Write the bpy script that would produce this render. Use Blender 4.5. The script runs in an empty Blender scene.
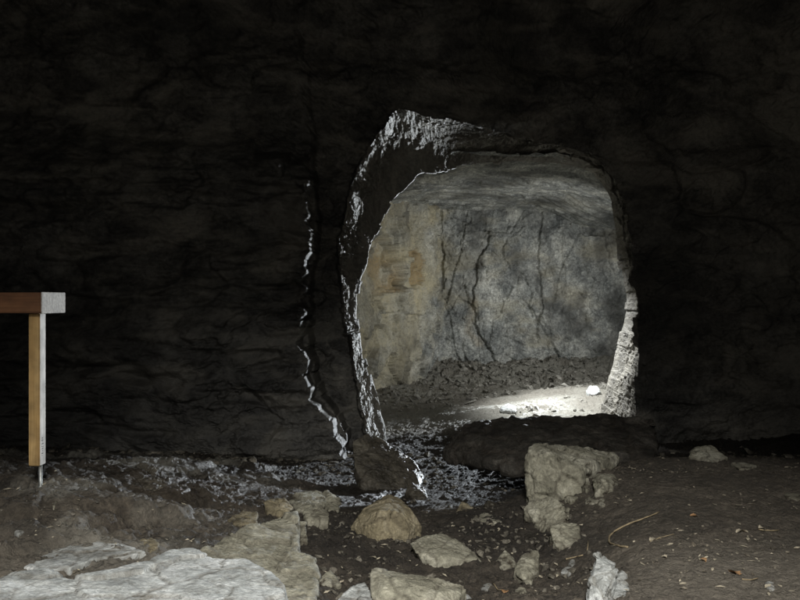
import bpy, bmesh, math, random
import numpy as np
from mathutils import Vector
random.seed(7); rng = np.random.default_rng(7)
C = bpy.context.scene.collection
F = 768.0; EYE = 1.6

def P(px, py, Y):
    """point seen at photo position (px, py) at distance Y"""
    return ((px-400)/F*Y, Y, EYE-(py-300)/F*Y)

# ------------------------------------------------------------------ noise
_pr = np.random.default_rng(11)
PERM = np.tile(_pr.permutation(1024).astype(np.int32), 3)
GR = _pr.normal(size=(1024, 3)); GR = (GR/np.linalg.norm(GR, axis=1, keepdims=True)).astype(np.float32)
RV = _pr.random((1024, 8)).astype(np.float32)
def _h(i, j, k):
    return PERM[(PERM[(PERM[i & 1023]+j) & 1023]+k) & 1023]
def perlin(p):
    p = p.astype(np.float32)
    i = np.floor(p).astype(np.int32); f = p-i
    u = f*f*f*(f*(f*6-15)+10)
    out = np.zeros(len(p), np.float32)
    for dx in (0, 1):
        wx = u[:, 0] if dx else 1-u[:, 0]
        for dy in (0, 1):
            wy = u[:, 1] if dy else 1-u[:, 1]
            for dz in (0, 1):
                wz = u[:, 2] if dz else 1-u[:, 2]
                g = GR[_h(i[:, 0]+dx, i[:, 1]+dy, i[:, 2]+dz)]
                out += wx*wy*wz*(g[:, 0]*(f[:, 0]-dx)+g[:, 1]*(f[:, 1]-dy)+g[:, 2]*(f[:, 2]-dz))
    return out*1.5
def fbm(p, o=4, lac=2.03, g=.5):
    a = 1.; s = 0; n = 0
    for k in range(o):
        s = s+a*perlin(p+17.3*k); n += a; a *= g; p = p*lac
    return s/n
def ridged(p, o=4):
    a = 1.; s = 0; n = 0
    for k in range(o):
        s = s+a*(1-2*np.abs(perlin(p+9.1*k))); n += a; a *= .5; p = p*2.07
    return s/n
def facet(p, slope=1.0):
    """broken rock: every cell is a flat tilted plane, cells meet in steps. returns (height, crack)"""
    p = p.astype(np.float32)
    b = np.floor(p-.5).astype(np.int32)
    best = np.full(len(p), 9., np.float32); sec = best.copy(); val = np.zeros(len(p), np.float32)
    for dx in (0, 1):
        for dy in (0, 1):
            for dz in (0, 1):
                ci = b[:, 0]+dx; cj = b[:, 1]+dy; ck = b[:, 2]+dz
                r = RV[_h(ci, cj, ck)]
                ox = p[:, 0]-(ci+.5+(r[:, 0]-.5)*.8); oy = p[:, 1]-(cj+.5+(r[:, 1]-.5)*.8); oz = p[:, 2]-(ck+.5+(r[:, 2]-.5)*.8)
                d = ox*ox+oy*oy+oz*oz
                v = (r[:, 3]-.5)+slope*((r[:, 4]-.5)*ox+(r[:, 5]-.5)*oy+(r[:, 6]-.5)*oz)
                m = d < best
                sec = np.where(m, best, np.minimum(sec, d)); val = np.where(m, v, val); best = np.where(m, d, best)
    return val, np.clip(1-(np.sqrt(sec)-np.sqrt(best))/.12, 0, 1)
def warp(p, f, a):
    q = p.copy()
    for k in range(3):
        q[:, k] += a*perlin(p*f+31.7*(k+1))
    return q
def S(t, a, b):
    t = np.clip((t-a)/(b-a), 0, 1); return t*t*(3-2*t)
def polydist(X, Y, pts):
    """distance to a polyline, and signed side (positive on the right when going down the picture)"""
    best = np.full(X.shape, 1e9, np.float32)
    for (x0, y0), (x1, y1) in zip(pts[:-1], pts[1:]):
        dx, dy = x1-x0, y1-y0; L = dx*dx+dy*dy
        t = np.clip(((X-x0)*dx+(Y-y0)*dy)/L, 0, 1)
        best = np.minimum(best, np.hypot(X-x0-t*dx, Y-y0-t*dy))
    return best
def inpoly(X, Y, pts):
    m = np.zeros(X.shape, bool); n = len(pts)
    for a in range(n):
        x0, y0 = pts[a]; x1, y1 = pts[(a+1) % n]
        if y0 == y1: continue
        m ^= ((Y > y0) != (Y > y1)) & (X < (x1-x0)*(Y-y0)/(y1-y0)+x0)
    return m

# ------------------------------------------------------------------ mesh helpers
def link_mesh(name, me, mat, parent=None, **props):
    o = bpy.data.objects.new(name, me); C.objects.link(o)
    if mat: me.materials.append(mat)
    if parent: o.parent = parent
    for k, v in props.items(): o[k] = v
    return o
def np_mesh(name, V, Fc):
    me = bpy.data.meshes.new(name)
    V = np.ascontiguousarray(V, np.float32); Fc = np.ascontiguousarray(Fc, np.int32)
    k = Fc.shape[1]
    me.vertices.add(len(V)); me.vertices.foreach_set('co', V.ravel())
    me.loops.add(Fc.size); me.loops.foreach_set('vertex_index', Fc.ravel())
    me.polygons.add(len(Fc)); me.polygons.foreach_set('loop_start', np.arange(0, Fc.size, k, dtype=np.int32))
    me.update(calc_edges=True)
    return me
def grid_faces(n, m, wrap=False):
    i = np.arange(n if wrap else n-1)[:, None]; j = np.arange(m-1)[None, :]
    i2 = (i+1) % n
    a = i*m+j; b = i2*m+j
    return np.stack([a, b, b+1, a+1], -1).reshape(-1, 4)
def attr(me, name, val):
    a = me.attributes.new(name, 'FLOAT', 'POINT'); a.data.foreach_set('value', np.ascontiguousarray(val, np.float32))
def smooth_shade(me, on=True):
    me.polygons.foreach_set('use_smooth', np.full(len(me.polygons), on))

# ------------------------------------------------------------------ materials
def rock_mat(name, c0, c1, c2, scale=3.0, rough=(.55, .85), bump=.35, fine=60, tint=None, wet=False, spec=.4, speck=None, strat=(1, 1, 1), con=1.):
    m = bpy.data.materials.new(name); m.use_nodes = True
    N = m.node_tree.nodes; L = m.node_tree.links
    bs = N['Principled BSDF']
    tc = N.new('ShaderNodeTexCoord'); mp = N.new('ShaderNodeMapping'); mp.inputs['Scale'].default_value = strat
    geo = N.new('ShaderNodeNewGeometry')
    L.new(geo.outputs['Position'], mp.inputs[0])
    def noise(sc, det=8, ro=.6, dist=0):
        n = N.new('ShaderNodeTexNoise'); n.inputs['Scale'].default_value = sc; n.inputs['Detail'].default_value = det
        n.inputs['Roughness'].default_value = ro; n.inputs['Distortion'].default_value = dist
        L.new(mp.outputs[0], n.inputs['Vector']); return n
    a = noise(scale, 10, .65, .4)
    r = N.new('ShaderNodeValToRGB'); e = r.color_ramp.elements
    e[0].position = .34; e[0].color = (*c0, 1); e[1].position = .66; e[1].color = (*c2, 1)
    mid = e.new(.5); mid.color = (*c1, 1)
    L.new(a.outputs[0], r.inputs[0])
    # fine mineral speckle
    b = noise(scale*14, 6, .7); br = N.new('ShaderNodeMapRange')
    br.inputs[1].default_value = .3; br.inputs[2].default_value = .7; br.inputs[3].default_value = 1-.5*con; br.inputs[4].default_value = 1+.5*con
    L.new(b.outputs[0], br.inputs[0])
    b2 = noise(scale*4.2, 9, .72, .9); br2 = N.new('ShaderNodeMapRange')
    br2.inputs[1].default_value = .32; br2.inputs[2].default_value = .66; br2.inputs[3].default_value = 1-.55*con; br2.inputs[4].default_value = 1+.45*con
    L.new(b2.outputs[0], br2.inputs[0])
    bm_ = N.new('ShaderNodeMath'); bm_.operation = 'MULTIPLY'; L.new(br.outputs[0], bm_.inputs[0]); L.new(br2.outputs[0], bm_.inputs[1])
    mul = N.new('ShaderNodeVectorMath'); mul.operation = 'MULTIPLY'
    L.new(r.outputs[0], mul.inputs[0]); L.new(bm_.outputs[0], mul.inputs[1])
    col = mul.outputs[0]
    def mixc(col, fac, c):
        mx = N.new('ShaderNodeMix'); mx.data_type = 'RGBA'
        L.new(fac, mx.inputs[0]); L.new(col, mx.inputs[6]); mx.inputs[7].default_value = (*c, 1)
        return mx.outputs[2]
    for nm, c in (tint or {}).items():
        at = N.new('ShaderNodeAttribute'); at.attribute_name = nm
        mm = N.new('ShaderNodeMath'); mm.operation = 'MULTIPLY'; L.new(at.outputs['Fac'], mm.inputs[0]); L.new(br.outputs[0], mm.inputs[1]); mm.use_clamp = True
        col = mixc(col, mm.outputs[0], c)
    if speck:
        v = noise(speck[0], 3, .6); vr = N.new('ShaderNodeMapRange')
        vr.inputs[1].default_value = speck[1]; vr.inputs[2].default_value = speck[1]+.04
        L.new(v.outputs[0], vr.inputs[0]); col = mixc(col, vr.outputs[0], speck[2])
    L.new(col, bs.inputs['Base Color'])
    rr = N.new('ShaderNodeMapRange'); rr.inputs[1].default_value = .35; rr.inputs[2].default_value = .65
    rr.inputs[3].default_value = rough[0]; rr.inputs[4].default_value = rough[1]
    c = noise(scale*3, 4, .6); L.new(c.outputs[0], rr.inputs[0]); ro = rr.outputs[0]
    if wet:
        at = N.new('ShaderNodeAttribute'); at.attribute_name = 'wet'
        mx = N.new('ShaderNodeMix'); L.new(at.outputs['Fac'], mx.inputs[0]); L.new(ro, mx.inputs[2]); mx.inputs[3].default_value = .33
        ro = mx.outputs[0]
    L.new(ro, bs.inputs['Roughness'])
    bs.inputs['Specular IOR Level'].default_value = spec
    n1 = noise(fine, 8, .7); n2 = noise(fine*.2, 6, .65, .8)
    ad = N.new('ShaderNodeMath'); ad.operation = 'MULTIPLY_ADD'; L.new(n2.outputs[0], ad.inputs[0]); ad.inputs[1].default_value = 2.5; L.new(n1.outputs[0], ad.inputs[2])
    bp = N.new('ShaderNodeBump'); bp.inputs['Strength'].default_value = bump; bp.inputs['Distance'].default_value = .02
    L.new(ad.outputs[0], bp.inputs['Height']); L.new(bp.outputs[0], bs.inputs['Normal'])
    return m

M = {}
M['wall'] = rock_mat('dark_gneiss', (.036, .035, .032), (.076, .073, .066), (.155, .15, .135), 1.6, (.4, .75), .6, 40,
                     tint={'pale': (.25, .235, .20), 'dark_tone': (.008, .008, .008)}, wet=True, spec=.5, strat=(1, 1, 1.3))
M['chamber'] = rock_mat('grey_gneiss', (.17, .18, .175), (.33, .34, .32), (.56, .56, .51), 2.2, (.6, .9), .7, 30,
                        tint={'ochre': (.58, .52, .36), 'rust': (.40, .29, .14), 'dark_tone': (.04, .038, .033)}, spec=.3)
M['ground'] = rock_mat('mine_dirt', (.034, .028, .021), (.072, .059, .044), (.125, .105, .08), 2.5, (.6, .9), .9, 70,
                       tint={'damp': (.018, .014, .010), 'dust_and_light': (.17, .15, .12), 'greyrock': (.30, .29, .25)}, wet=True, spec=.5,
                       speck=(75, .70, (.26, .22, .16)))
M['pale'] = rock_mat('pale_grey_stone', (.26, .27, .26), (.50, .52, .51), (.76, .78, .77), 4, (.6, .85), .7, 45, tint={'dirt': (.12, .105, .08)}, spec=.3, con=.6)
M['olive'] = rock_mat('olive_grey_stone', (.20, .19, .145), (.33, .315, .245), (.52, .50, .41), 5, (.6, .85), .7, 50, tint={'dirt': (.05, .04, .028)}, spec=.3, con=.6)
M['tan'] = rock_mat('tan_brown_stone', (.17, .145, .09), (.28, .24, .155), (.42, .37, .26), 5, (.6, .85), .7, 50, tint={'dirt': (.05, .04, .028)}, spec=.3, con=.6)
M['dry_rubble'] = rock_mat('dull_rubble_stone', (.05, .045, .037), (.11, .10, .08), (.22, .20, .165), 9, (.7, .95), .4, 90, spec=.2)
M['chamber_rubble'] = rock_mat('dusty_rubble_stone', (.12, .115, .10), (.24, .23, .20), (.40, .385, .34), 7, (.6, .9), .5, 60, spec=.3)
M['dark_tone'] = rock_mat('black_wet_bedrock', (.018, .016, .013), (.04, .036, .03), (.09, .082, .068), 3, (.45, .8), .7, 45, tint={'dirt': (.05, .04, .03)}, spec=.4)
M['dark'] = rock_mat('dark_wet_stone', (.035, .031, .024), (.075, .066, .05), (.15, .135, .105), 4, (.3, .6), .7, 45, tint={'dirt': (.03, .025, .018)}, wet=True, spec=.5)
M['rubble'] = rock_mat('loose_rubble_stone', (.06, .052, .04), (.14, .12, .09), (.30, .27, .21), 9, (.35, .8), .4, 90, spec=.5)

def wood_mat(name, a, b, axis):
    m = bpy.data.materials.new(name); m.use_nodes = True
    N = m.node_tree.nodes; L = m.node_tree.links; bs = N['Principled BSDF']
    tc = N.new('ShaderNodeTexCoord'); mp = N.new('ShaderNodeMapping')
    mp.inputs['Scale'].default_value = (60, 60, 2.2) if axis == 'z' else (2.2, 60, 60)
    L.new(tc.outputs['Object'], mp.inputs[0])
    n = N.new('ShaderNodeTexNoise'); n.inputs['Scale'].default_value = 1; n.inputs['Detail'].default_value = 6; n.inputs['Distortion'].default_value = .6
    L.new(mp.outputs[0], n.inputs['Vector'])
    r = N.new('ShaderNodeValToRGB'); r.color_ramp.elements[0].position = .3; r.color_ramp.elements[1].position = .72
    r.color_ramp.elements[0].color = (*a, 1); r.color_ramp.elements[1].color = (*b, 1)
    L.new(n.outputs[0], r.inputs[0])
    n2 = N.new('ShaderNodeTexNoise'); n2.inputs['Scale'].default_value = 9; n2.inputs['Detail'].default_value = 5; L.new(tc.outputs['Object'], n2.inputs['Vector'])
    mr = N.new('ShaderNodeMapRange'); mr.inputs[1].default_value = .3; mr.inputs[2].default_value = .6; mr.inputs[3].default_value = .6; mr.inputs[4].default_value = 1.1
    L.new(n2.outputs[0], mr.inputs[0])
    mu = N.new('ShaderNodeVectorMath'); mu.operation = 'MULTIPLY'; L.new(r.outputs[0], mu.inputs[0]); L.new(mr.outputs[0], mu.inputs[1])
    L.new(mu.outputs[0], bs.inputs['Base Color']); bs.inputs['Roughness'].default_value = .7
    bp = N.new('ShaderNodeBump'); bp.inputs['Strength'].default_value = .3; bp.inputs['Distance'].default_value = .004
    L.new(n.outputs[0], bp.inputs['Height']); L.new(bp.outputs[0], bs.inputs['Normal'])
    return m
M['wood_post'] = wood_mat('amber_pine', (.30, .18, .06), (.50, .34, .15), 'z')
M['wood_rail'] = wood_mat('brown_stained_pine', (.11, .045, .018), (.21, .095, .04), 'x')
def plain(name, c, rough=.6, metal=0, sc=40):
    m = bpy.data.materials.new(name); m.use_nodes = True
    N = m.node_tree.nodes; L = m.node_tree.links; bs = N['Principled BSDF']
    n = N.new('ShaderNodeTexNoise'); n.inputs['Scale'].default_value = sc; n.inputs['Detail'].default_value = 6
    r = N.new('ShaderNodeValToRGB'); r.color_ramp.elements[0].color = (*[x*.55 for x in c], 1); r.color_ramp.elements[1].color = (*[min(1, x*1.4) for x in c], 1)
    r.color_ramp.elements[0].position = .3; r.color_ramp.elements[1].position = .7
    tc = N.new('ShaderNodeTexCoord'); L.new(tc.outputs['Object'], n.inputs['Vector'])
    L.new(n.outputs[0], r.inputs[0]); L.new(r.outputs[0], bs.inputs['Base Color'])
    bs.inputs['Roughness'].default_value = rough; bs.inputs['Metallic'].default_value = metal
    return m
M['lit_rail_wood'] = wood_mat('lit_grey_pine', (.26, .235, .20), (.48, .45, .40), 'x')  # paleness of the lit rail end put into the wood colour
M['lit_post_wood'] = wood_mat('lit_white_pine', (.50, .47, .42), (.74, .71, .66), 'z')  # brightness of the lit post side put into the wood colour
M['steel'] = plain('galvanised_steel', (.30, .31, .30), .45, .6)
M['ink'] = plain('black_stamp_ink', (.012, .012, .014), .8)
M['twig'] = plain('dry_twig_bark', (.27, .215, .13), .8)
M['leaf'] = plain('dead_leaf', (.30, .17, .08), .8)
M['leaf_pale'] = plain('bleached_leaf', (.45, .40, .30), .8)

# ------------------------------------------------------------------ dark front wall with the opening (funnel sheet)
def rimfun(pts, c):
    a = np.array([math.atan2(z-c[1], x-c[0]) for x, z in pts]); r = np.array([math.hypot(x-c[0], z-c[1]) for x, z in pts])
    return a, r
c0 = (.96, 1.70)
front_px = [(397, 114), (430, 121), (480, 130), (540, 142), (590, 155), (614, 176), (627, 220), (632, 280), (638, 330), (634, 380), (634, 430), (636, 470), (500, 495),
            (375, 495), (369, 440), (359, 385), (351, 338), (345, 290), (343, 240), (351, 195), (370, 152)]
YF = 8.22
back_px = [(418, 175, 8.6), (440, 172, 8.85), (470, 166, 9.1), (520, 163, 9.2), (560, 164, 9.2), (592, 172, 9.2), (608, 192, 9.2), (614, 225, 9.2), (617, 262, 9.2), (625, 290, 9.2), (624, 325, 9.2),
           (615, 352, 9.2), (607, 380, 9.2), (602, 402, 9.2), (600, 425, 9.2), (606, 490, 9.2), (500, 500, 8.9), (400, 500, 8.5), (386, 425, 8.34), (376, 395, 8.28), (368, 370, 8.25),
           (362, 340, 8.235), (358, 302, 8.235), (367, 262, 8.30), (381, 225, 8.42), (398, 195, 8.48)]
NT, NS, NJ, NB = 2300, 470, 190, 24
th = np.linspace(-math.pi, math.pi, NT, endpoint=False)
fa, fr = rimfun([((px-400)/F*YF, EYE-(py-300)/F*YF) for px, py in front_px], c0)
RF = np.interp(th, *zip(*sorted(zip(fa, fr))), period=2*math.pi)
bw = [P(*q) for q in back_px]
ba, brr = rimfun([(q[0], q[2]) for q in bw], c0)
RB = np.interp(th, *zip(*sorted(zip(ba, brr))), period=2*math.pi)
YB = np.interp(th, *zip(*sorted(zip(ba, [q[1] for q in bw]))), period=2*math.pi)
def smooth_c(a, n):
    k = np.hanning(n); k /= k.sum(); return np.convolve(np.concatenate([a[-n:], a, a[:n]]), k, 'same')[n:-n]
RF = smooth_c(RF, 41); RB = smooth_c(RB, 41); YB = smooth_c(YB, 81)
ring = np.stack([np.cos(th)*2, np.sin(th)*2, np.zeros(NT)], 1)
RF = RF+.045*fbm(ring*1.7+5, 5)+.03*facet(ring*3.3)[0]+.012*facet(ring*11+3)[0]
RB = RB+.035*fbm(ring*2.2+15, 5)+.03*facet(ring*4.1+9)[0]
dx, dz = np.cos(th), np.sin(th)
XL, XR, ZB_, ZT = -10.5, 11.5, -1.2, 13.5
with np.errstate(divide='ignore'):
    dx = np.where(np.abs(dx) < 1e-7, 1e-7, dx); dz = np.where(np.abs(dz) < 1e-7, 1e-7, dz)
    tx = np.where(dx > 0, (XR-c0[0])/dx, (XL-c0[0])/dx); tz = np.where(dz > 0, (ZT-c0[1])/dz, (ZB_-c0[1])/dz)
RO = np.minimum(tx, tz)
s = (np.arange(NS, 0, -1)/NS)**1.32
rad = RF[:, None]+(RO-RF)[:, None]*s[None, :]
U = c0[0]+dx[:, None]*rad; V = c0[1]+dz[:, None]*rad
U = U.ravel(); V = V.ravel()
PX = 400+U*F/YF; PY = 300-(V-EYE)*F/YF
# relief of the front wall (positive = towards the room)
step_line = [(300, 20), (312, 90), (316, 130), (317, 180), (318, 200), (321, 215), (319, 260), (312, 300), (313, 350), (323, 385), (345, 420), (353, 450), (356, 500)]
ys = np.array([q[1] for q in step_line]); xs = np.array([q[0] for q in step_line])
jag = 4*perlin(np.stack([PY*.06, PY*0, PY*0+3], 1))+3.0*facet(np.stack([PY*.11, PY*0+.4, PY*0+3], 1))[0]
sx = PX-(np.interp(PY, ys, xs)+jag)
on = S(PY, -20, 60)
brk = 1*S(fbm(np.stack([PY*.045, PY*0+2.2, PX*.01], 1), 3), -.30, .12)
stepd = .05+.14*S(PY, 300, 340)+.05*S(-PY, -215, -175)+(.37+.08*brk)*S(PY, 120, 200)+.30*np.clip(1-np.abs(PY-172)/13, 0, 1)**.5*(1-S(PX-.25*(172-PY), 292, 294))*S(PX-.25*(172-PY), 255, 289)
left = .55*(1-S(sx, -1.2, 1.2))+.45*(1-S(sx+3.5+9*perlin(np.stack([PY*.09, PX*.03, PY*0+5], 1)), -1.2, 1.2))
d = stepd*left*on
d += .10*S(-sx, 0, 90)*left*on
rimx = np.interp(PY, [114, 152, 195, 240, 290, 338, 385, 440, 495], [397, 370, 351, 343, 345, 351, 359, 369, 375])
d -= 0.0
q3 = np.stack([U, V, U*0], 1)
rimd = (rad-RF[:, None]).ravel()
away = S(rimd, .0, .5)
q = warp(q3*np.array([1, 1, 1]), .8, .25)
d += (.22*fbm(q*.55+3, 4))*away
f1, k1 = facet(warp(q3*np.array([1.1, 1.9, 1]), 1.2, .35)+20); d += .10*f1*(1-k1)*(.25+.75*away)
f2, k2 = facet(warp(np.stack([q3[:, 0]*.97+q3[:, 1]*.26, q3[:, 1]*.97-q3[:, 0]*.26, q3[:, 2]], 1)*np.array([2.4, 3.9, 1]), 1.7, .55)+40); mk = S(fbm(q3*.9+123, 3), -.35, .3); d += .06*f2*(1-.8*k2)*mk
f3, k3 = facet(warp(q3*np.array([8, 10, 1]), 5, .35)+60); d += .026*f3*(.3+mk)
d += .05*fbm(q3*np.array([2.6, 3.6, 1]), 7, 2.03, .58)+.014*ridged(q3*np.array([7, 9, 1])+7, 5)
lipn = perlin(np.stack([PY*.05, PX*.05, PX*0+8], 1)); lip_on = S(-(PX-480), 0, 60)
d += lip_on*(.11+.06*lipn)*(1-S(rimd+.02*perlin(q3*9)+.014*facet(q3*16)[0], .008, .045))*(1+.5*facet(warp(q3*7, 4, .3)+9)[0])
# broad ledge above the opening and bedding bands under the roof
d += .10*S(V, 3.35, 3.5)*(1-S(V, 3.9, 4.2))*S(U, -3, -1)*(1-S(U, 2.5, 4))
# fading where we approach the lower part so that the foot is buried
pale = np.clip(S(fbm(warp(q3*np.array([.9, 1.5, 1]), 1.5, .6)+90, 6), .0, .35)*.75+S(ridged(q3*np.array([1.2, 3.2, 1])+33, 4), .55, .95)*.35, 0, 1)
pale = np.clip(pale+.75*S(PX, 640, 780)*(.4+fbm(q3*1.2+55, 4)), 0, 1)  # right-hand wall lightened in colour to stand in for more light
dark_tone = S(fbm(q3*np.array([.5, .5, 1])+70, 4), .0, .45)*.4+.45*(1-S(V, .6, 1.9))*(1-S(U, -1.2, -.6))+.2*S(PX, 625, 640)*(1-S(PX, 670, 710))  # random dark mottle, plus painted shade at lower-left foot and right of opening
def bend(w, a0, r):
    t = np.clip(w-a0, 0, None); ang = np.minimum(t/r, math.pi/2); rest = np.clip(t-r*math.pi/2, 0, None)
    return np.minimum(w, a0)+r*np.sin(ang), r*(1-np.cos(ang))+rest, ang
Ur, Ar, angR = bend(U, 5.2, 1.6); Ul, Al, angL = bend(-U, 5.0, 1.6)
Xp = np.where(U > 0, Ur, -Ul); A = np.where(U > 0, Ar, Al); aX = np.where(U > 0, angR, -angL)
Zp, B, aZ = bend(V, 4.1, .9)
nx = -np.sin(aX); ny = -np.cos(aX)*np.cos(aZ); nz = -np.sin(aZ)
tilt = .10*np.clip(V-1.5, -2, 2.2)
X3 = Xp+d*nx; Y3 = YF-A-B-tilt*0+d*ny; Z3 = Zp+d*nz+.0
front = np.stack([X3, Y3, Z3], 1).reshape(NT, NS, 3)
frim = front[:, -1].copy()
# jamb
t = (np.arange(1, NJ+1)/NJ)**1.35
cx = c0[0]+dx*RB; cz = c0[1]+dz*RB
back = np.stack([cx, YB, cz], 1)
tt = t[None, :, None]
prof = np.sin(tt*math.pi/2)**.9
lf = S(-dx, -.04, .2)[:, None]*S(dz+1.2*S(-dx, .2, .6), -.2, .3)[:, None]
ty = t[None, :]*(1-lf)+lf*(1-(1-t[None, :])**2.5)
jam = np.stack([frim[:, None, 0]*(1-t)+back[:, None, 0]*t, frim[:, None, 1]*(1-ty)+back[:, None, 1]*ty, frim[:, None, 2]*(1-t)+back[:, None, 2]*t], 2)
jr = np.stack([dx, np.zeros(NT), dz], 1)[:, None, :]
leftness = S(-dx, .2, .8)[:, None, None]
jam = jam+jr*(.10*np.sin(tt*math.pi)*(1-leftness))
jf = jam.reshape(-1, 3).astype(np.float32)
amp = np.repeat((np.clip(t*14, 0, 1)*np.sin(np.clip(.5+.5*t, 0, 1)*math.pi)**.6)[None, :], NT, 0).ravel()
jw = warp(jf*np.array([1.5, 1.5, 1.5]), 1.5, .3)
jd = .07*facet(jw*1.1+5)[0]+.045*facet(warp(jf*np.array([5, 3, 3.5]), 3, .3)+8)[0]+.028*facet(warp(jf*np.array([14, 11, 11]), 6, .3)+18)[0]+.014*facet(warp(jf*26, 6, .3)+28)[0]+.03*fbm(jf*np.array([7, 4, 4]), 6)
jd = jd*amp*np.repeat(np.where(dx < -.3, .7, 1.1)[:, None], NJ, 1).ravel()
jn = np.repeat(-jr, NJ, 1).reshape(-1, 3)
lfr = np.repeat(lf, NJ, 1).ravel()[:, None]
streak = .085*ridged(warp(np.stack([jf[:, 0]*7+jf[:, 2]*2, jf[:, 1]*2, jf[:, 2]*3-jf[:, 0]*3], 1), 1, .5)+4, 4)*amp
jam2 = (jf+jn*jd[:, None]*(1-.6*lfr)+np.array([0, -1, 0])*(jd*(.5+.35*lfr[:, 0])+streak*lfr[:, 0])[:, None]).reshape(NT, NJ, 3)
# hidden back of the wall, flaring away behind the opening
tb = np.arange(1, NB+1)/NB
flare = back[:, None, :]+jr*(3.6*tb[None, :, None])+np.array([0, 1, 0])*(.10*np.sin(tb*math.pi/2)[None, :, None])
allv = np.concatenate([front, jam2, flare], 1)
ncol = NS+NJ+NB
Vv = allv.reshape(-1, 3)
me = np_mesh('cave_wall', Vv, grid_faces(NT, ncol, True)[:, ::-1])
def pack(a, jv, fv):
    return np.concatenate([a.reshape(NT, NS), np.broadcast_to(jv, (NT, NJ)) if np.ndim(jv) < 2 else jv, np.full((NT, NB), fv)], 1).ravel()
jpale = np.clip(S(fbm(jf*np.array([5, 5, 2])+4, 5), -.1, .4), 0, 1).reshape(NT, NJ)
jpale = .55+.65*jpale*(.75+.25*S(dx, .2, .7)[:, None])  # whole jamb lightened in colour as painted fill light
attr(me, 'pale', pack(pale, jpale, .3)); attr(me, 'dark_tone', pack(dark_tone, 0.0, 0.))
wet = S(PX, 220, 300)*(1-S(PX, 420, 480))
attr(me, 'wet', pack(wet*.8, (S(-dx, 0, .5)*.8)[:, None]*(1-S(t, .05, .3))[None, :], 0.))
link_mesh('cave_wall', me, M['wall'], kind='structure')

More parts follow.
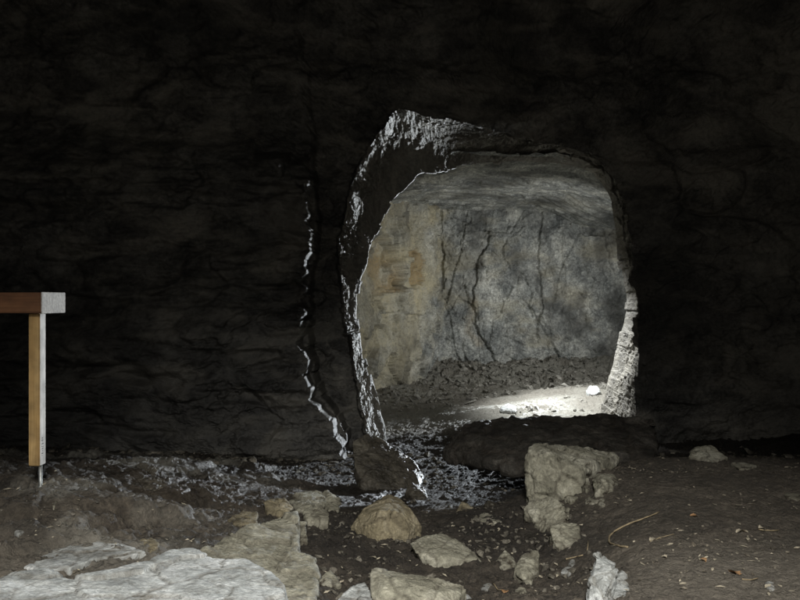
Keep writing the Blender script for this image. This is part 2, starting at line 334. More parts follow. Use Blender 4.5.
# ------------------------------------------------------------------ lit chamber beyond: side and end walls, one sheet along its plan
def chamber_sheet():
    plan = [(-2.6, 8.9), (-1.5, 9.6), (-1.05, 10.6), (.73, 14.0), (3.0, 14.1), (4.4, 14.1), (4.9, 13.0), (5.0, 8.9)]
    pl = np.array(plan); seg = np.hypot(*np.diff(pl, axis=0).T); cum = np.concatenate([[0], np.cumsum(seg)])
    ss = np.arange(0, cum[-1], .0115)
    x = np.interp(ss, cum, pl[:, 0]); y = np.interp(ss, cum, pl[:, 1])
    k = np.hanning(25); k /= k.sum()
    xs_ = np.convolve(np.pad(x, 12, 'edge'), k, 'valid'); ys_ = np.convolve(np.pad(y, 12, 'edge'), k, 'valid')
    tx_ = np.gradient(xs_); ty_ = np.gradient(ys_); L_ = np.hypot(tx_, ty_); nx_ = ty_/L_; ny_ = -tx_/L_
    zz = np.arange(-.4, 3.75, .0125)
    n, m = len(ss), len(zz)
    X = np.repeat(xs_, m); Y = np.repeat(ys_, m); Z = np.tile(zz, n); NX = np.repeat(nx_, m); NY = np.repeat(ny_, m)
    px = 400+X/Y*F; py = 300-(Z-EYE)/Y*F
    p = np.stack([X, Y, Z], 1)
    d = .16*fbm(p*.7+3, 4)
    f1, k1 = facet(warp(p*np.array([1.0, 1.0, .62]), 1., .35)+7); d += .13*f1-.012*k1
    f2, k2 = facet(warp(p*np.array([2.6, 2.6, 1.7]), 2., .3)+13); d += .075*f2-.004*k2
    f3, k3 = facet(warp(p*np.array([7, 7, 6]), 4., .3)+23); d += .026*f3
    f4, k4 = facet(warp(p*17, 8., .3)+33); d += .012*f4
    d += .045*fbm(p*np.array([4, 4, 5.]), 7, 2.03, .6)+.014*ridged(p*11+3, 4)
    fj, kj = facet(warp(p*np.array([1.9, 1.9, .55]), 1.6, .18)+63); d += .07*fj
    fk, kk = facet(warp(p*np.array([3.6, 3.6, 4.6]), 2.2, .2)+73); d += .035*fk
    cr = np.zeros(len(X))
    cracks = [([(488, 232), (485, 250), (476, 262), (474, 290), (472, 305), (476, 320), (485, 345), (500, 368)], .09, 2.4),
              ([(541, 203), (541, 235), (539, 270), (541, 300), (537, 330), (540, 345)], .09, 2.2), ([(557, 203), (558, 228)], .07, 2), ([(604, 215), (603, 250), (612, 268)], .10, 2.4),
              ([(440, 272), (466, 268), (487, 271)], .03, 1.2), ([(440, 243), (470, 240), (497, 237), (540, 238)], .03, 1.2), 
              ([(440, 195), (441, 260), (440, 285), (430, 320), (412, 366)], .08, 1.8), ([(383, 232), (393, 247), (402, 280), (398, 300)], .06, 1.6), ([(414, 245), (408, 268), (412, 284)], .07, 2.2),
              ([(420, 210), (421, 230), (440, 228)], .05, 1.3), ([(358, 300), (385, 302), (414, 300), (425, 306)], .05, 1.4), ([(571, 245), (590, 238), (606, 232)], .02, 1.2), ([(555, 330), (565, 345), (575, 365)], .03, 1.4)]
    jx = px+3*perlin(p*2.3+2)+2*perlin(p*7+2)+1.2*perlin(p*20); jy = py+6*perlin(p*2.3+32)+2.5*perlin(p*7+52)+1.2*perlin(p*20+9)
    vary = np.clip(.75+1.1*fbm(p*3+71, 3), .1, 1.3)
    for pts, dep, w in cracks:
        if pts[-1][1]-pts[0][1] > 60:
            lx = np.interp(jy, [q[1] for q in pts], [q[0] for q in pts]); sd = jx-lx
            d += .06*S(sd, -.8, .8)*np.exp(-np.clip(sd, 0, None)/26)*S(jy, pts[0][1]-2, pts[0][1]+6)*(1-S(jy, pts[-1][1]-14, pts[-1][1]+4))
        dep *= .6; w *= .55
        g = np.clip(1-polydist(jx, jy, pts)/w, 0, 1)**.7*(py < 400)*vary
        d -= dep*g; cr = np.maximum(cr, g*min(1, dep/.07))
    # shallow hollow stained with rust on the left wall and a block ledge below it
    hol = inpoly(px+.5*(jx-px), py+.5*(jy-py), [(366, 252), (384, 232), (394, 248), (404, 278), (398, 292), (378, 298), (364, 290)])*S(px-.35*(py-250), 352, 388)
    d -= .26*hol
    d += .06*S(442-px, 0, 10)*(f2*.6+fbm(p*1.8+9, 3))
    hol2 = inpoly(jx, jy, [(409, 252), (416, 246), (421, 262), (418, 282), (410, 284)])
    d -= .08*hol2
    d += .10*inpoly(jx, jy, [(378, 300), (390, 290), (414, 288), (420, 300), (418, 312), (380, 312)])
    # rounded foot with rubble
    ochre = S(440-.22*np.clip(py-285, 0, 90)-px+30*fbm(p*1.6+4, 5), -14, 22)*np.clip(.55+.8*fbm(p*1.9+61, 4), 0, 1)+.35*S(fbm(p*np.array([1.1, 1.1, 2])+44, 4), .05, .4)*(px < 620)
    ochre *= 1-.8*S(-px+440, 60, 75)*S(230-py, 0, 40)
    rust = np.clip(.7*hol*S(fbm(p*3+4, 3), -.5, .2)+.7*hol2+0+.55*.5*np.clip(1-polydist(jx, jy, [(474, 300), (470, 330), (480, 345)])/6, 0, 1), 0, 1)
    dark_tone = np.clip(.35*cr+.6*S(fbm(warp(p*np.array([1.3, 1.3, .8]),2,.4)+5, 6), -.05, .4), 0, 1)
    v = np.stack([X+NX*d, Y+NY*d, Z], 1)
    # small drill hole
    me = np_mesh('chamber_wall', v, grid_faces(n, m))
    attr(me, 'ochre', np.clip(ochre, 0, 1)); attr(me, 'rust', rust); attr(me, 'dark_tone', dark_tone)
    link_mesh('chamber_wall', me, M['chamber'], kind='structure')
chamber_sheet()

def chamber_ceiling():
    xx = np.arange(-3, 5.6, .018); yy = np.arange(8.9, 14.9, .018)
    n, m = len(xx), len(yy); X = np.repeat(xx, m); Y = np.tile(yy, n)
    p = np.stack([X, Y, X*0], 1)
    r = p.copy(); r[:, 0] = X*.6+Y*.35; r[:, 1] = -X*.55+Y*1.0
    d = .10*fbm(p*.6+8, 3)+.05*facet(warp(r*np.array([.9, 1.3, 1]), 1, .3)+5)[0]+.025*facet(warp(r*np.array([1.5, 4, 1]), 2, .3)+15)[0]+.012*facet(warp(r*np.array([5, 9, 1]), 4, .3)+25)[0]+.05*fbm(r*np.array([2.2, 6, 1]), 7)
    Z = 3.34-.02*(X-1)-.28*S(-X, -1.0, .9)-.30*S(X, 2.3, 3.8)+.08*fbm(p*1.1+77, 3)+d-.10*S(Y, 12.5, 14.2)
    me = np_mesh('chamber_ceiling', np.stack([X, Y, Z], 1), grid_faces(n, m)[:, ::-1])
    for a, v in (('ochre', .15*S(fbm(p*1.3+4, 4), 0, .4)), ('rust', 0*X), ('dark_tone', .5*S(fbm(p*1.1+34, 4), -.1, .4))): attr(me, a, v)
    link_mesh('chamber_ceiling', me, M['chamber'], kind='structure')
chamber_ceiling()

# ------------------------------------------------------------------ ground
cp = [P(*q) for q in [(40, 492, 4.3), (0, 500, 4.25), (130, 470, 5.5), (0, 470, 5.7), (60, 523, 3.9), (150, 503, 4.7), (250, 484, 5.7), (220, 468, 6.5), (300, 494, 5.5), (100, 566, 3.5), (0, 592, 3.15),
      (200, 566, 3.6), (262, 600, 3.3), (262, 540, 4.3), (330, 502, 5.7), (340, 552, 4.3), (400, 522, 5.1), (400, 592, 3.85), (450, 552, 4.4), (450, 502, 5.9), (430, 474, 7), (500, 542, 4.6), (510, 502, 5.9), (480, 457, 7.8),
      (500, 590, 3.75), (555, 590, 3.75), (540, 560, 4.15), (620, 602, 3.0), (620, 542, 3.85), (620, 502, 4.6), (620, 472, 5.25), (640, 460, 5.8), (760, 459, 5.9), (760, 502, 4.5), (760, 552, 3.7), (760, 604, 3.0),
      (585, 560, 4.0), (575, 520, 4.6), (585, 473, 5.2), (560, 456, 7.6), (640, 450, 7.9), (400, 440, 8.5), (440, 430, 8.8), (520, 402, 10), (598, 402, 9.7), (430, 402, 11), (400, 388, 12.4), (500, 382, 13.2), (600, 378, 13.2),
      (470, 432, 8.5), (560, 425, 8.7), (620, 425, 8.9)]]
cp += [(-5.5, 4.3, .6), (-3, 7.5, .12), (-1.2, 7.6, .03), (-5.5, 7.2, .3), (2, 7.5, .08), (4, 7.5, .12), (5.5, 5.5, .45), (5.5, 3, .45), (4.5, 10, .38), (4.5, 13, .38), (-1.8, 10, .12), (-1.8, 12.5, .2),
       (2.3, 6.7, .18), (3.6, 6.8, .2), (0, 1.5, .05), (-2.5, 1.5, .35), (2.5, 1.5, .42), (0, -2, 0), (-5, -2, .3), (5, -2, .3), (0, 14.6, .35), (3, 14.6, .4)]
cp = np.array(cp); n_ = len(cp)
def tps(r2): return np.where(r2 > 1e-9, .5*r2*np.log(r2+1e-12), 0)
Kk = tps(((cp[:, None, :2]-cp[None, :, :2])**2).sum(-1))+.02*np.eye(n_)
Am = np.zeros((n_+3, n_+3)); Am[:n_, :n_] = Kk; Am[:n_, n_] = 1; Am[:n_, n_+1:] = cp[:, :2]; Am[n_:, :n_] = Am[:n_, n_:].T
Wt = np.linalg.solve(Am, np.concatenate([cp[:, 2], [0, 0, 0]]))
def base_h(X, Y):
    z = Wt[n_]+Wt[n_+1]*X+Wt[n_+2]*Y
    for k in range(n_): z = z+Wt[k]*tps((X-cp[k, 0])**2+(Y-cp[k, 1])**2)
    return z
def ground_h(X, Y, full=False):
    p = np.stack([X, Y, X*0], 1).astype(np.float32)
    z = base_h(X, Y)
    plateau = S(X, .75, 1.2)*S(-Y, -6.2, -5.6)            # smooth trodden dirt on the right
    leftshelf = S(-X, .6, 1.4)*S(Y, 3.2, 3.9)*(1-S(Y, 7.2, 7.6))
    rough = 1-.72*plateau
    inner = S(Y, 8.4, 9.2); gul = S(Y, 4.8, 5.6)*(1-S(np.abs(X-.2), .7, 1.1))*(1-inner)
    r = p.copy(); r[:, 0] = X*.75+Y*.66; r[:, 1] = -X*.66+Y*.75
    f1, k1 = facet(warp(r*np.array([1.6, 3.2, 1]), 1.5, .3)+4)
    f2, k2 = facet(warp(r*np.array([5, 9, 1]), 3, .3)+14)
    zc = z+rough*(.05*f1*(1-k1)*(.5+leftshelf)+.030*f2*(1-k2)*(.4+leftshelf))+.20*S(Y, 12.9, 14.0)
    p = np.stack([X, Y, zc], 1).astype(np.float32)
    f3, k3 = facet(warp(p*17, 6, .3)+24)
    f4, k4 = facet(warp(p*42, 6, .3)+54)
    z = z+rough*(.05*f1*(1-k1)*(.5+leftshelf)+.030*f2*(1-k2)*(.4+leftshelf)+(.022-.013*inner-.011*leftshelf)*(1-.5*gul)*f3+(.009-.004*leftshelf)*(1-.5*gul)*f4)+.02*fbm(p*1.6, 4)+.010*fbm(p*8, 4)+plateau*(.014*fbm(p*5+3, 4)+.008*f3*S(fbm(p*2+9, 2), -.1, .3)+.004*f4+.004*fbm(p*35, 3))
    z = z+.06*inner*S(fbm(p*np.array([.8, 1.2, 1])+3, 3), -.1, .4)*(1-S(Y, 12.3, 13))
    # rubble heap against the far wall
    z = z+.20*S(Y, 12.9, 14.0)*(1+.5*fbm(p*2.3, 3))+.03*S(Y, 12.4, 13.2)*f3+.05*S(Y, 12.2, 13)*f2
    g = np.stack([X*.93-Y*.36, X*.36+Y*.93, zc*1.2], 1)*np.array([2.2, 9.5, 4])
    z = z+leftshelf*(.028*ridged(warp(g, .6, .5)+3, 4)+.010*ridged(warp(g*2.6, .6, .5)+13, 3))
    if full: return z, p, plateau, leftshelf, inner, k1, k2
    return z
def ground():
    xa = np.concatenate([np.arange(-9, -4.2, .06), np.arange(-4.2, 4.6, .0098), np.arange(4.6, 9, .06)])
    ya = [-4.0]
    while ya[-1] < 2.3: ya.append(ya[-1]+.06)
    while ya[-1] < 14.9: ya.append(ya[-1]+max(.0085, .0024*ya[-1]))
    ya = np.array(ya)
    n, m = len(xa), len(ya); X = np.repeat(xa, m); Y = np.tile(ya, n)
    z, p, plateau, shelf, inner, k1, k2 = ground_h(X, Y, True)
    me = np_mesh('ground', np.stack([X, Y, z], 1), grid_faces(n, m))
    gully = (1-S(np.abs(X-.15-.1*(Y-4)), .7, 1.2))*S(Y, 3.6, 4.4)*(1-S(Y, 8.4, 8.9))
    nz_ = fbm(p*1.4+4, 4)
    attr(me, 'damp', np.clip(gully*(.6+nz_)+.5*shelf*S(Y, 4.3, 5.2)+.75*S(Y, 5.6, 6.8)*(1-S(Y, 8.5, 9.0)), 0, 1))
    attr(me, 'dust_and_light', np.clip(1.3*S(-Y, -4.1, -3.2)*S(np.abs(X), .5, 1.2)*(.6+nz_)+.25*plateau+inner*(1.0+.5*nz_), 0, 1))  # dust on bank and chamber floor; nearest ground lightened as painted entrance light
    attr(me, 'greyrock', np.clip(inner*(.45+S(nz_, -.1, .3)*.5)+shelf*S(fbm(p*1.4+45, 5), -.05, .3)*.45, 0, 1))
    attr(me, 'wet', np.clip(shelf*S(X+2.6, 0, .9)*.9*S(Y, 4.2, 4.8)+gully*S(Y, 4.8, 5.4)*(.6+nz_)*(1-S(X, -.05, .25))+inner*.25*(1-S(X, .2, .7))*(1-S(Y, 10, 11)), 0, 1))
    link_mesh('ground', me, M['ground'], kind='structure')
ground()

# ------------------------------------------------------------------ loose rubble (uncountable)
def proto_stone(seed):
    r = np.random.default_rng(seed); bm = bmesh.new()
    v = r.normal(size=(11, 3)); v /= np.linalg.norm(v, axis=1, keepdims=True); v *= r.uniform(.75, 1.05, (11, 1)); v *= (1, .75, .5)
    for q in v: bm.verts.new(q)
    bmesh.ops.convex_hull(bm, input=bm.verts[:]); bmesh.ops.triangulate(bm, faces=bm.faces[:])
    for q in [q for q in bm.verts if not q.link_faces]: bm.verts.remove(q)
    bm.verts.index_update(); V_ = np.array([q.co[:] for q in bm.verts]); F_ = np.array([[q.index for q in f.verts] for f in bm.faces]); bm.free()
    return V_, F_
PROT = [proto_stone(100+k) for k in range(14)]
def scatter(name, label, pts, sizes, mat, sink=.25, flat=1.0):
    z = ground_h(pts[:, 0], pts[:, 1])
    Vs, Fs, o = [], [], 0
    for (x, y), zz, sz in zip(pts, z, sizes):
        V_, F_ = PROT[rng.integers(len(PROT))]
        a, b, c = rng.uniform(0, 6.28), rng.normal(0, .35), rng.normal(0, .35)
        ca, sa, cb, sb, cc, sc = math.cos(a), math.sin(a), math.cos(b), math.sin(b), math.cos(c), math.sin(c)
        R = np.array([[ca, -sa, 0], [sa, ca, 0], [0, 0, 1]])@np.array([[1, 0, 0], [0, cb, -sb], [0, sb, cb]])@np.array([[cc, 0, sc], [0, 1, 0], [-sc, 0, cc]])
        w = (V_*rng.uniform(.7, 1.2, 3)*(1, 1, flat))@R.T*sz+(x, y, zz+sz*(.5*flat-sink*.8))
        Vs.append(w); Fs.append(F_+o); o += len(V_)
    me = np_mesh(name, np.concatenate(Vs), np.concatenate(Fs)); smooth_shade(me, False)
    return link_mesh(name, me, mat, kind='stuff', label=label, category='rubble')
def cloud(n, x0, x1, y0, y1, f=1.2, th_=-.05):
    out = np.empty((0, 2))
    while len(out) < n:
        c = np.stack([rng.uniform(x0, x1, n*2), rng.uniform(y0, y1, n*2)], 1)
        keep = fbm(np.stack([c[:, 0]*f, c[:, 1]*f, c[:, 0]*0+2], 1), 3) > th_+rng.normal(0, .12, len(c))
        out = np.concatenate([out, c[keep]])
    return out[:n]
def sizes(n, lo, hi, p=3.): return lo+(hi-lo)*rng.random(n)**p
pts = np.concatenate([cloud(1300, -3.6, -.3, 4.4, 7.5), cloud(800, -2.2, -.4, 3.5, 4.8)])
scatter('rubble', 'dark angular rock chips strewn over the left shelf below the cave wall', pts, sizes(len(pts), .004, .022, 5), M['dry_rubble'], .6)
pts = np.concatenate([cloud(450, -.7, 1.1, 5.2, 8.3), cloud(500, -.7, 1.1, 3.6, 5.2), cloud(700, -.6, 1.0, 3.3, 5.0)])
scatter('rubble', 'wet dark gravel and stone chips lying in the gully', pts, sizes(len(pts), .004, .034, 4), M['dry_rubble'], .4)
pts = cloud(1900, .9, 4.2, 3.0, 6.2, 1.5, .05)
scatter('gravel', 'fine pale grit sprinkled over the brown dirt bank', pts, sizes(len(pts), .002, .016, 4), M['rubble'])
pts = np.concatenate([cloud(2300, -1.2, 3.6, 12.6, 14.0, 1, -.2), cloud(1300, -1.0, 3.2, 10.8, 13.2, 1, -.1), cloud(260, -.6, 3.2, 8.9, 11, 1, .1)])
scatter('rubble', 'broken grey rubble along the foot of the far chamber wall', pts, sizes(len(pts), .008, .11, 5), M['chamber_rubble'], .5)
pts = cloud(1500, -4.5, 4.8, 6.5, 7.9, .8, -.1)
scatter('rubble', 'dark rubble piled along the foot of the near cave wall', pts, sizes(len(pts), .012, .075, 4), M['dry_rubble'], .55)

# ------------------------------------------------------------------ single rocks
dg = None
def finish_rock(name, label, bm, mat, voxel, rough, seed, sm=1, dirt=.5, **props):
    me0 = bpy.data.meshes.new('tmp'); bmesh.ops.recalc_face_normals(bm, faces=bm.faces[:]); bm.to_mesh(me0); bm.free()
    o = bpy.data.objects.new('tmp', me0); C.objects.link(o)
    md = o.modifiers.new('r', 'REMESH'); md.mode = 'VOXEL'; md.voxel_size = voxel
    dgr = bpy.context.evaluated_depsgraph_get(); dgr.update()
    me = bpy.data.meshes.new_from_object(o.evaluated_get(dgr)); bpy.data.objects.remove(o); bpy.data.meshes.remove(me0)
    n = len(me.vertices); co = np.empty(n*3, np.float32); me.vertices.foreach_get('co', co); co = co.reshape(-1, 3)
    ed = np.empty(len(me.edges)*2, np.int32); me.edges.foreach_get('vertices', ed); ed = ed.reshape(-1, 2)
    deg = np.bincount(ed.ravel(), minlength=n)[:, None].astype(np.float32)
    for _ in range(sm):
        acc = np.zeros_like(co)
        for k in range(3):
            acc[:, k] = np.bincount(ed[:, 0], co[ed[:, 1], k], n)+np.bincount(ed[:, 1], co[ed[:, 0], k], n)
        co = co*.4+.6*acc/np.maximum(deg, 1)
    me.vertices.foreach_set('co', co.ravel()); me.update()
    nr = np.empty(n*3, np.float32); me.vertices.foreach_get('normal', nr); nr = nr.reshape(-1, 3)
    sz = float(np.ptp(co, axis=0).max()); sz = sz if sz < .45 else .45+.15*(sz-.45); ctr = co.mean(0)
    p = co+seed*3.17; k = 1/sz
    f1, c1 = facet(warp(p*3.2*k**.7, 2, .25)); f2, c2 = facet(warp(p*(9*k**.5)*np.array([1, 1, 1.5]), 4, .25)+5); f3, c3 = facet(p*32)
    d = rough*sz*(.08*f1-.020*c1+.022*f2-.004*c2+.018*fbm(p*4*k**.7, 3))+rough*(.004*f3+.010*fbm(p*16, 6, 2.03, .62)+.004*ridged(p*22, 3))
    d = np.clip(d, -.12*sz, .12*sz)
    co = co+nr*d[:, None]
    me.vertices.foreach_set('co', co.ravel()); me.update()
    gz = ground_h(co[:, 0], co[:, 1])
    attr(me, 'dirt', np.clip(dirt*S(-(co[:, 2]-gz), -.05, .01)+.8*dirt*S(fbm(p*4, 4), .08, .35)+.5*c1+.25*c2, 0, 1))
    if mat is M['dark']: attr(me, 'wet', np.full(n, .7))
    ang = me.polygons
    smooth_shade(me, True)
    cx_, cy_, cz_ = float(ctr[0]), float(ctr[1]), float(co[:, 2].min())
    me.vertices.foreach_set('co', (co-np.array([cx_, cy_, cz_], np.float32)).ravel()); me.update()
    me.name = name
    ob = link_mesh(name, me, mat, label=label, category=props.pop('category', 'rock'), **props); ob.location = (cx_, cy_, cz_)
    return ob
SD = [0]
def hull_rock(name, label, pts, mat='olive', rough=1., back=.35, shrink=.75, under=.12, voxel=None, snap=True, **kw):
    """pts: (px, py, Y) points seen on the rock; hidden side added behind and below"""
    SD[0] += 1
    low = max(pts, key=lambda q: q[1])
    ys_ = np.arange(2.6, 11, .02); xs_ = (low[0]-400)/F*ys_
    hit = np.nonzero(ground_h(xs_, ys_) > EYE-(low[1]-300)/F*ys_)[0]
    fac = ys_[hit[0]]/low[2] if len(hit) else 1.
    fac = min(max(fac, .8), 1.2)*.992 if snap else 1.
    W = np.array([P(q[0], q[1], q[2]*fac) for q in pts]); c = W.mean(0)
    size = max(np.ptp(W[:, 0]), np.ptp(W[:, 2]))
    Bk = c+(W-c)*shrink; Bk[:, 1] += back*size+.5*(c[1]-Bk[:, 1])*0
    zmin = W[:, 2].min(); Un = W[W[:, 2] < zmin+.5*np.ptp(W[:, 2])+.01].copy(); Un[:, 2] -= under
    bm = bmesh.new()
    for q in np.concatenate([W, Bk, Un, Bk-[0, 0, under*.7]]): bm.verts.new(q)
    bmesh.ops.convex_hull(bm, input=bm.verts[:])
    for q in [q for q in bm.verts if not q.link_faces]: bm.verts.remove(q)
    return finish_rock(name, label, bm, M[mat], voxel or max(.0055, size*.014), rough, SD[0], **kw)
def slab_rock(name, label, poly, z, mat='olive', thick=.12, rough=1., tilt=(0, 0), grow=1.08, voxel=None, **kw):
    """poly: outline of the top face as seen in the photo, lying at height z (tilt = slope in x and y)"""
    SD[0] += 1
    W = []
    for px, py in poly:
        Y = 4.
        for _ in range(30):
            zz = z+tilt[0]*(px-400)/F*Y+tilt[1]*(Y-4); Y = .5*Y+.5*(EYE-zz)*F/(py-300)
        W.append(P(px, py, Y))
    W = np.array(W); c = W.mean(0); size = np.ptp(W, axis=0).max()
    bm = bmesh.new(); top = [bm.verts.new(q) for q in W]; bot = []
    for q in W:
        g = c+(q-c)*grow; bot.append(bm.verts.new((g[0], g[1], q[2]-thick)))
    n = len(W); ft = bm.faces.new(top); fb = bm.faces.new(bot[::-1])
    for k in range(n): bm.faces.new((top[k], bot[k], bot[(k+1) % n], top[(k+1) % n]))
    bmesh.ops.triangulate(bm, faces=[ft, fb])
    return finish_rock(name, label, bm, M[mat], voxel or max(.0055, size*.009), rough, SD[0], **kw)

# big pale bedrock in the left foreground
slab_rock('rock_slab', 'large pale grey rock slab filling the bottom left foreground', [(-60, 584), (0, 574), (45, 569), (70, 577), (105, 572), (150, 561), (168, 551), (192, 548), (214, 556), (246, 559), (272, 574), (286, 590), (292, 640), (180, 660), (-60, 680)], .40, 'pale', .28, .3, (-.03, -.06), voxel=.0065, dirt=.25)
slab_rock('rock_slab', 'thin lens-shaped pale slab lying just behind the large bright foreground slab', [(24, 567), (42, 555), (64, 547), (88, 541), (112, 542), (132, 546), (146, 551), (120, 556), (96, 558), (70, 567), (45, 570)], .415, 'pale', .10, .3, voxel=.007, dirt=.3)
slab_rock('rock_slab', 'notched olive grey slab with a square front edge right of the bright foreground slab', [(200, 552), (222, 537), (256, 523), (280, 514), (296, 511), (299, 530), (297, 552), (316, 557), (315, 600), (300, 625), (240, 620), (190, 580)], .30, 'olive', .22, .55, (-.12, .06), 1.0, voxel=.008, dirt=.25)
hull_rock('rock', 'narrow upright stone tucked behind the notched olive slab', [(299, 521, 4.75), (306, 522, 4.75), (308, 541, 4.6), (300, 543, 4.6), (295, 530, 4.8)], 'olive', .6)
hull_rock('rock', 'brown lump of rock at the left end of the cluster behind the notched slab', [(264, 503, 5.1), (270, 498, 5.2), (284, 499, 5.2), (292, 508, 5.1), (289, 514, 5.0), (268, 515, 5.0)], 'tan', .8)
hull_rock('rock', 'wide flat-topped rock in the middle of the cluster behind the notched slab', [(288, 500, 5.3), (300, 494, 5.5), (322, 495, 5.5), (330, 503, 5.3), (318, 509, 5.1), (296, 510, 5.1)], 'olive', .8)
hull_rock('rock', 'pale pointed rock at the right end of the cluster behind the notched slab', [(322, 494, 5.5), (327, 490, 5.5), (340, 501, 5.4), (338, 511, 5.2), (324, 510, 5.2)], 'olive', .8)
hull_rock('rock', 'small grey rock at the front of the cluster behind the notched slab', [(303, 511, 5.0), (318, 507, 5.1), (330, 513, 5.0), (328, 521, 4.9), (308, 523, 4.9)], 'olive', .8)
# centre boulder
hull_rock('boulder', 'olive brown dome-shaped boulder standing alone in the middle of the gully', [(350, 527, 5.1), (360, 514, 5.15), (370, 508, 5.2), (388, 500, 5.3), (398, 502, 5.3), (411, 511, 5.2), (421, 526, 5.15), (407, 533, 5.0), (390, 536, 4.95), (371, 537, 4.95), (380, 512, 5.0), (396, 510, 5.05), (373, 524, 4.93)], 'tan', .5, back=.5, dirt=.15)
hull_rock('rock', 'flat olive slab with a pointed right end in front of the dome-shaped boulder', [(409, 543, 4.5), (425, 536, 4.62), (442, 533, 4.7), (456, 539, 4.65), (472, 549, 4.55), (481, 561, 4.4), (455, 558, 4.35), (432, 558, 4.35), (416, 552, 4.4)], 'olive', .4, back=.1, dirt=.15)
hull_rock('rock', 'pale low rock with a rounded right side behind the flat gully slab', [(473, 520, 5.2), (486, 513, 5.35), (498, 508, 5.4), (511, 511, 5.4), (514, 521, 5.2), (496, 523, 5.1)], 'olive', .5, dirt=.2)
hull_rock('rock', 'small brown pointed stone left of the pale low rock in the gully', [(456, 512, 5.5), (462, 502, 5.6), (473, 509, 5.6), (478, 512, 5.5)], 'tan', .6)
hull_rock('rock', 'small grey stone in shadow behind the pale low rock in the gully', [(484, 504, 5.8), (490, 500, 5.9), (497, 503, 5.8), (493, 507, 5.7)], 'dark', .6)
hull_rock('rock', 'low flat stone between the notched slab and dome-shaped boulder', [(319, 552, 4.5), (326, 545, 4.6), (338, 544, 4.6), (347, 550, 4.5), (340, 553, 4.4)], 'olive', .6, under=.05)
hull_rock('rock', 'small pyramid-shaped stone beside the right edge of the notched slab', [(317, 584, 4.0), (324, 575, 4.05), (330, 571, 4.1), (341, 584, 4.0), (330, 587, 3.95)], 'olive', .5, under=.05)
hull_rock('rock', 'pale rounded rock at the bottom edge right of the notched slab', [(336, 606, 3.7), (340, 596, 3.75), (352, 587, 3.85), (366, 583, 3.9), (371, 592, 3.8), (372, 606, 3.7), (355, 612, 3.6)], 'pale', .4, dirt=.3)
hull_rock('rock_slab', 'wedge slab with pale top and dark broken left end at the bottom middle', [(370, 572, 3.95), (378, 569, 4.05), (400, 573, 4.05), (438, 580, 4.0), (467, 588, 3.95), (440, 592, 3.8), (385, 591, 3.8), (372, 600, 3.8), (384, 606, 3.75), (450, 606, 3.75)], 'olive', .45, back=.05, dirt=.3)
hull_rock('rock', 'thin pale stone lying on the front of the wedge slab at the bottom middle', [(434, 591, 3.72), (450, 586, 3.8), (462, 592, 3.75), (448, 596, 3.68)], 'pale', .5, under=.04)
hull_rock('rock', 'small pale flake at the bottom edge right of the wedge slab', [(428, 602, 3.6), (440, 595, 3.66), (468, 596, 3.66), (475, 602, 3.6)], 'pale', .5, under=.04)
hull_rock('rock', 'small triangular grey stone in the gully below the ledge block', [(494, 565, 4.1), (505, 551, 4.2), (512, 557, 4.2), (516, 565, 4.1), (504, 568, 4.05)], 'olive', .5, under=.06)
hull_rock('rock', 'leaning stone with a pale top and dark foot right of the small triangular stone', [(513, 570, 4.05), (519, 560, 4.1), (527, 552, 4.2), (538, 552, 4.2), (538, 566, 4.1), (533, 582, 3.95), (524, 578, 3.95)], 'olive', .6, under=.06)
for k, (a, b, Y, w, l) in enumerate([(487, 586, 3.85, 7, 'small pale chip between the wedge slab and the leaning stone'), (521, 590, 3.8, 6, 'small pale chip in front of the leaning stone'),
                                     (570, 570, 4.0, 9, 'pale flat chip on the dirt slope left of the bright bottom rock'), (573, 562, 4.1, 5, 'tiny pale chip behind the flat chip on the dirt slope')]):
    hull_rock('stone_chip', l, [(a-w, b+2, Y), (a-w*.3, b-3, Y+.05), (a+w*.6, b-2.5, Y+.05), (a+w, b+1, Y), (a, b+3.5, Y-.05)], 'pale' if k != 1 else 'olive', .5, under=.02, category='stone chip')
# ledge on the right of the gully
hull_rock('rock_ledge', 'big square olive ledge block at the edge of the dirt bank', [(529, 452, 5.0), (535, 445, 5.2), (560, 446, 5.3), (588, 449, 5.35), (620, 455, 5.5), (590, 462, 4.95), (582, 470, 4.8), (584, 492, 4.75), (566, 498, 4.75), (527, 503, 4.9), (526, 478, 4.95), (552, 458, 4.85)], 'olive', .9, back=.2, under=.25, dirt=.12, category='ledge')
hull_rock('rock', 'broken dark-faced block directly under the big ledge block', [(524, 508, 4.85), (530, 500, 4.9), (556, 498, 4.8), (571, 506, 4.65), (570, 518, 4.6), (552, 530, 4.6), (540, 532, 4.65), (528, 520, 4.8)], 'olive', 1.0, under=.2, dirt=.5)
hull_rock('rock', 'upright ribbed stone leaning at the foot of the broken block on the dirt slope', [(550, 526, 4.5), (563, 522, 4.55), (578, 523, 4.55), (580, 540, 4.4), (568, 544, 4.35), (558, 549, 4.35), (552, 538, 4.4)], 'olive', .7, under=.1, dirt=.4)
hull_rock('rock', 'pale chunky rock resting on the dirt bank right of the ledge block', [(592, 480, 4.8), (598, 475, 4.85), (614, 474, 4.9), (622, 488, 4.8), (616, 494, 4.7), (596, 495, 4.7), (604, 480, 4.7)], 'olive', .7, under=.05)
hull_rock('rock', 'small wedge stone between the ledge block and the pale chunky rock', [(581, 480, 4.9), (588, 477, 4.9), (593, 488, 4.8), (586, 491, 4.75)], 'olive', .6, under=.05)
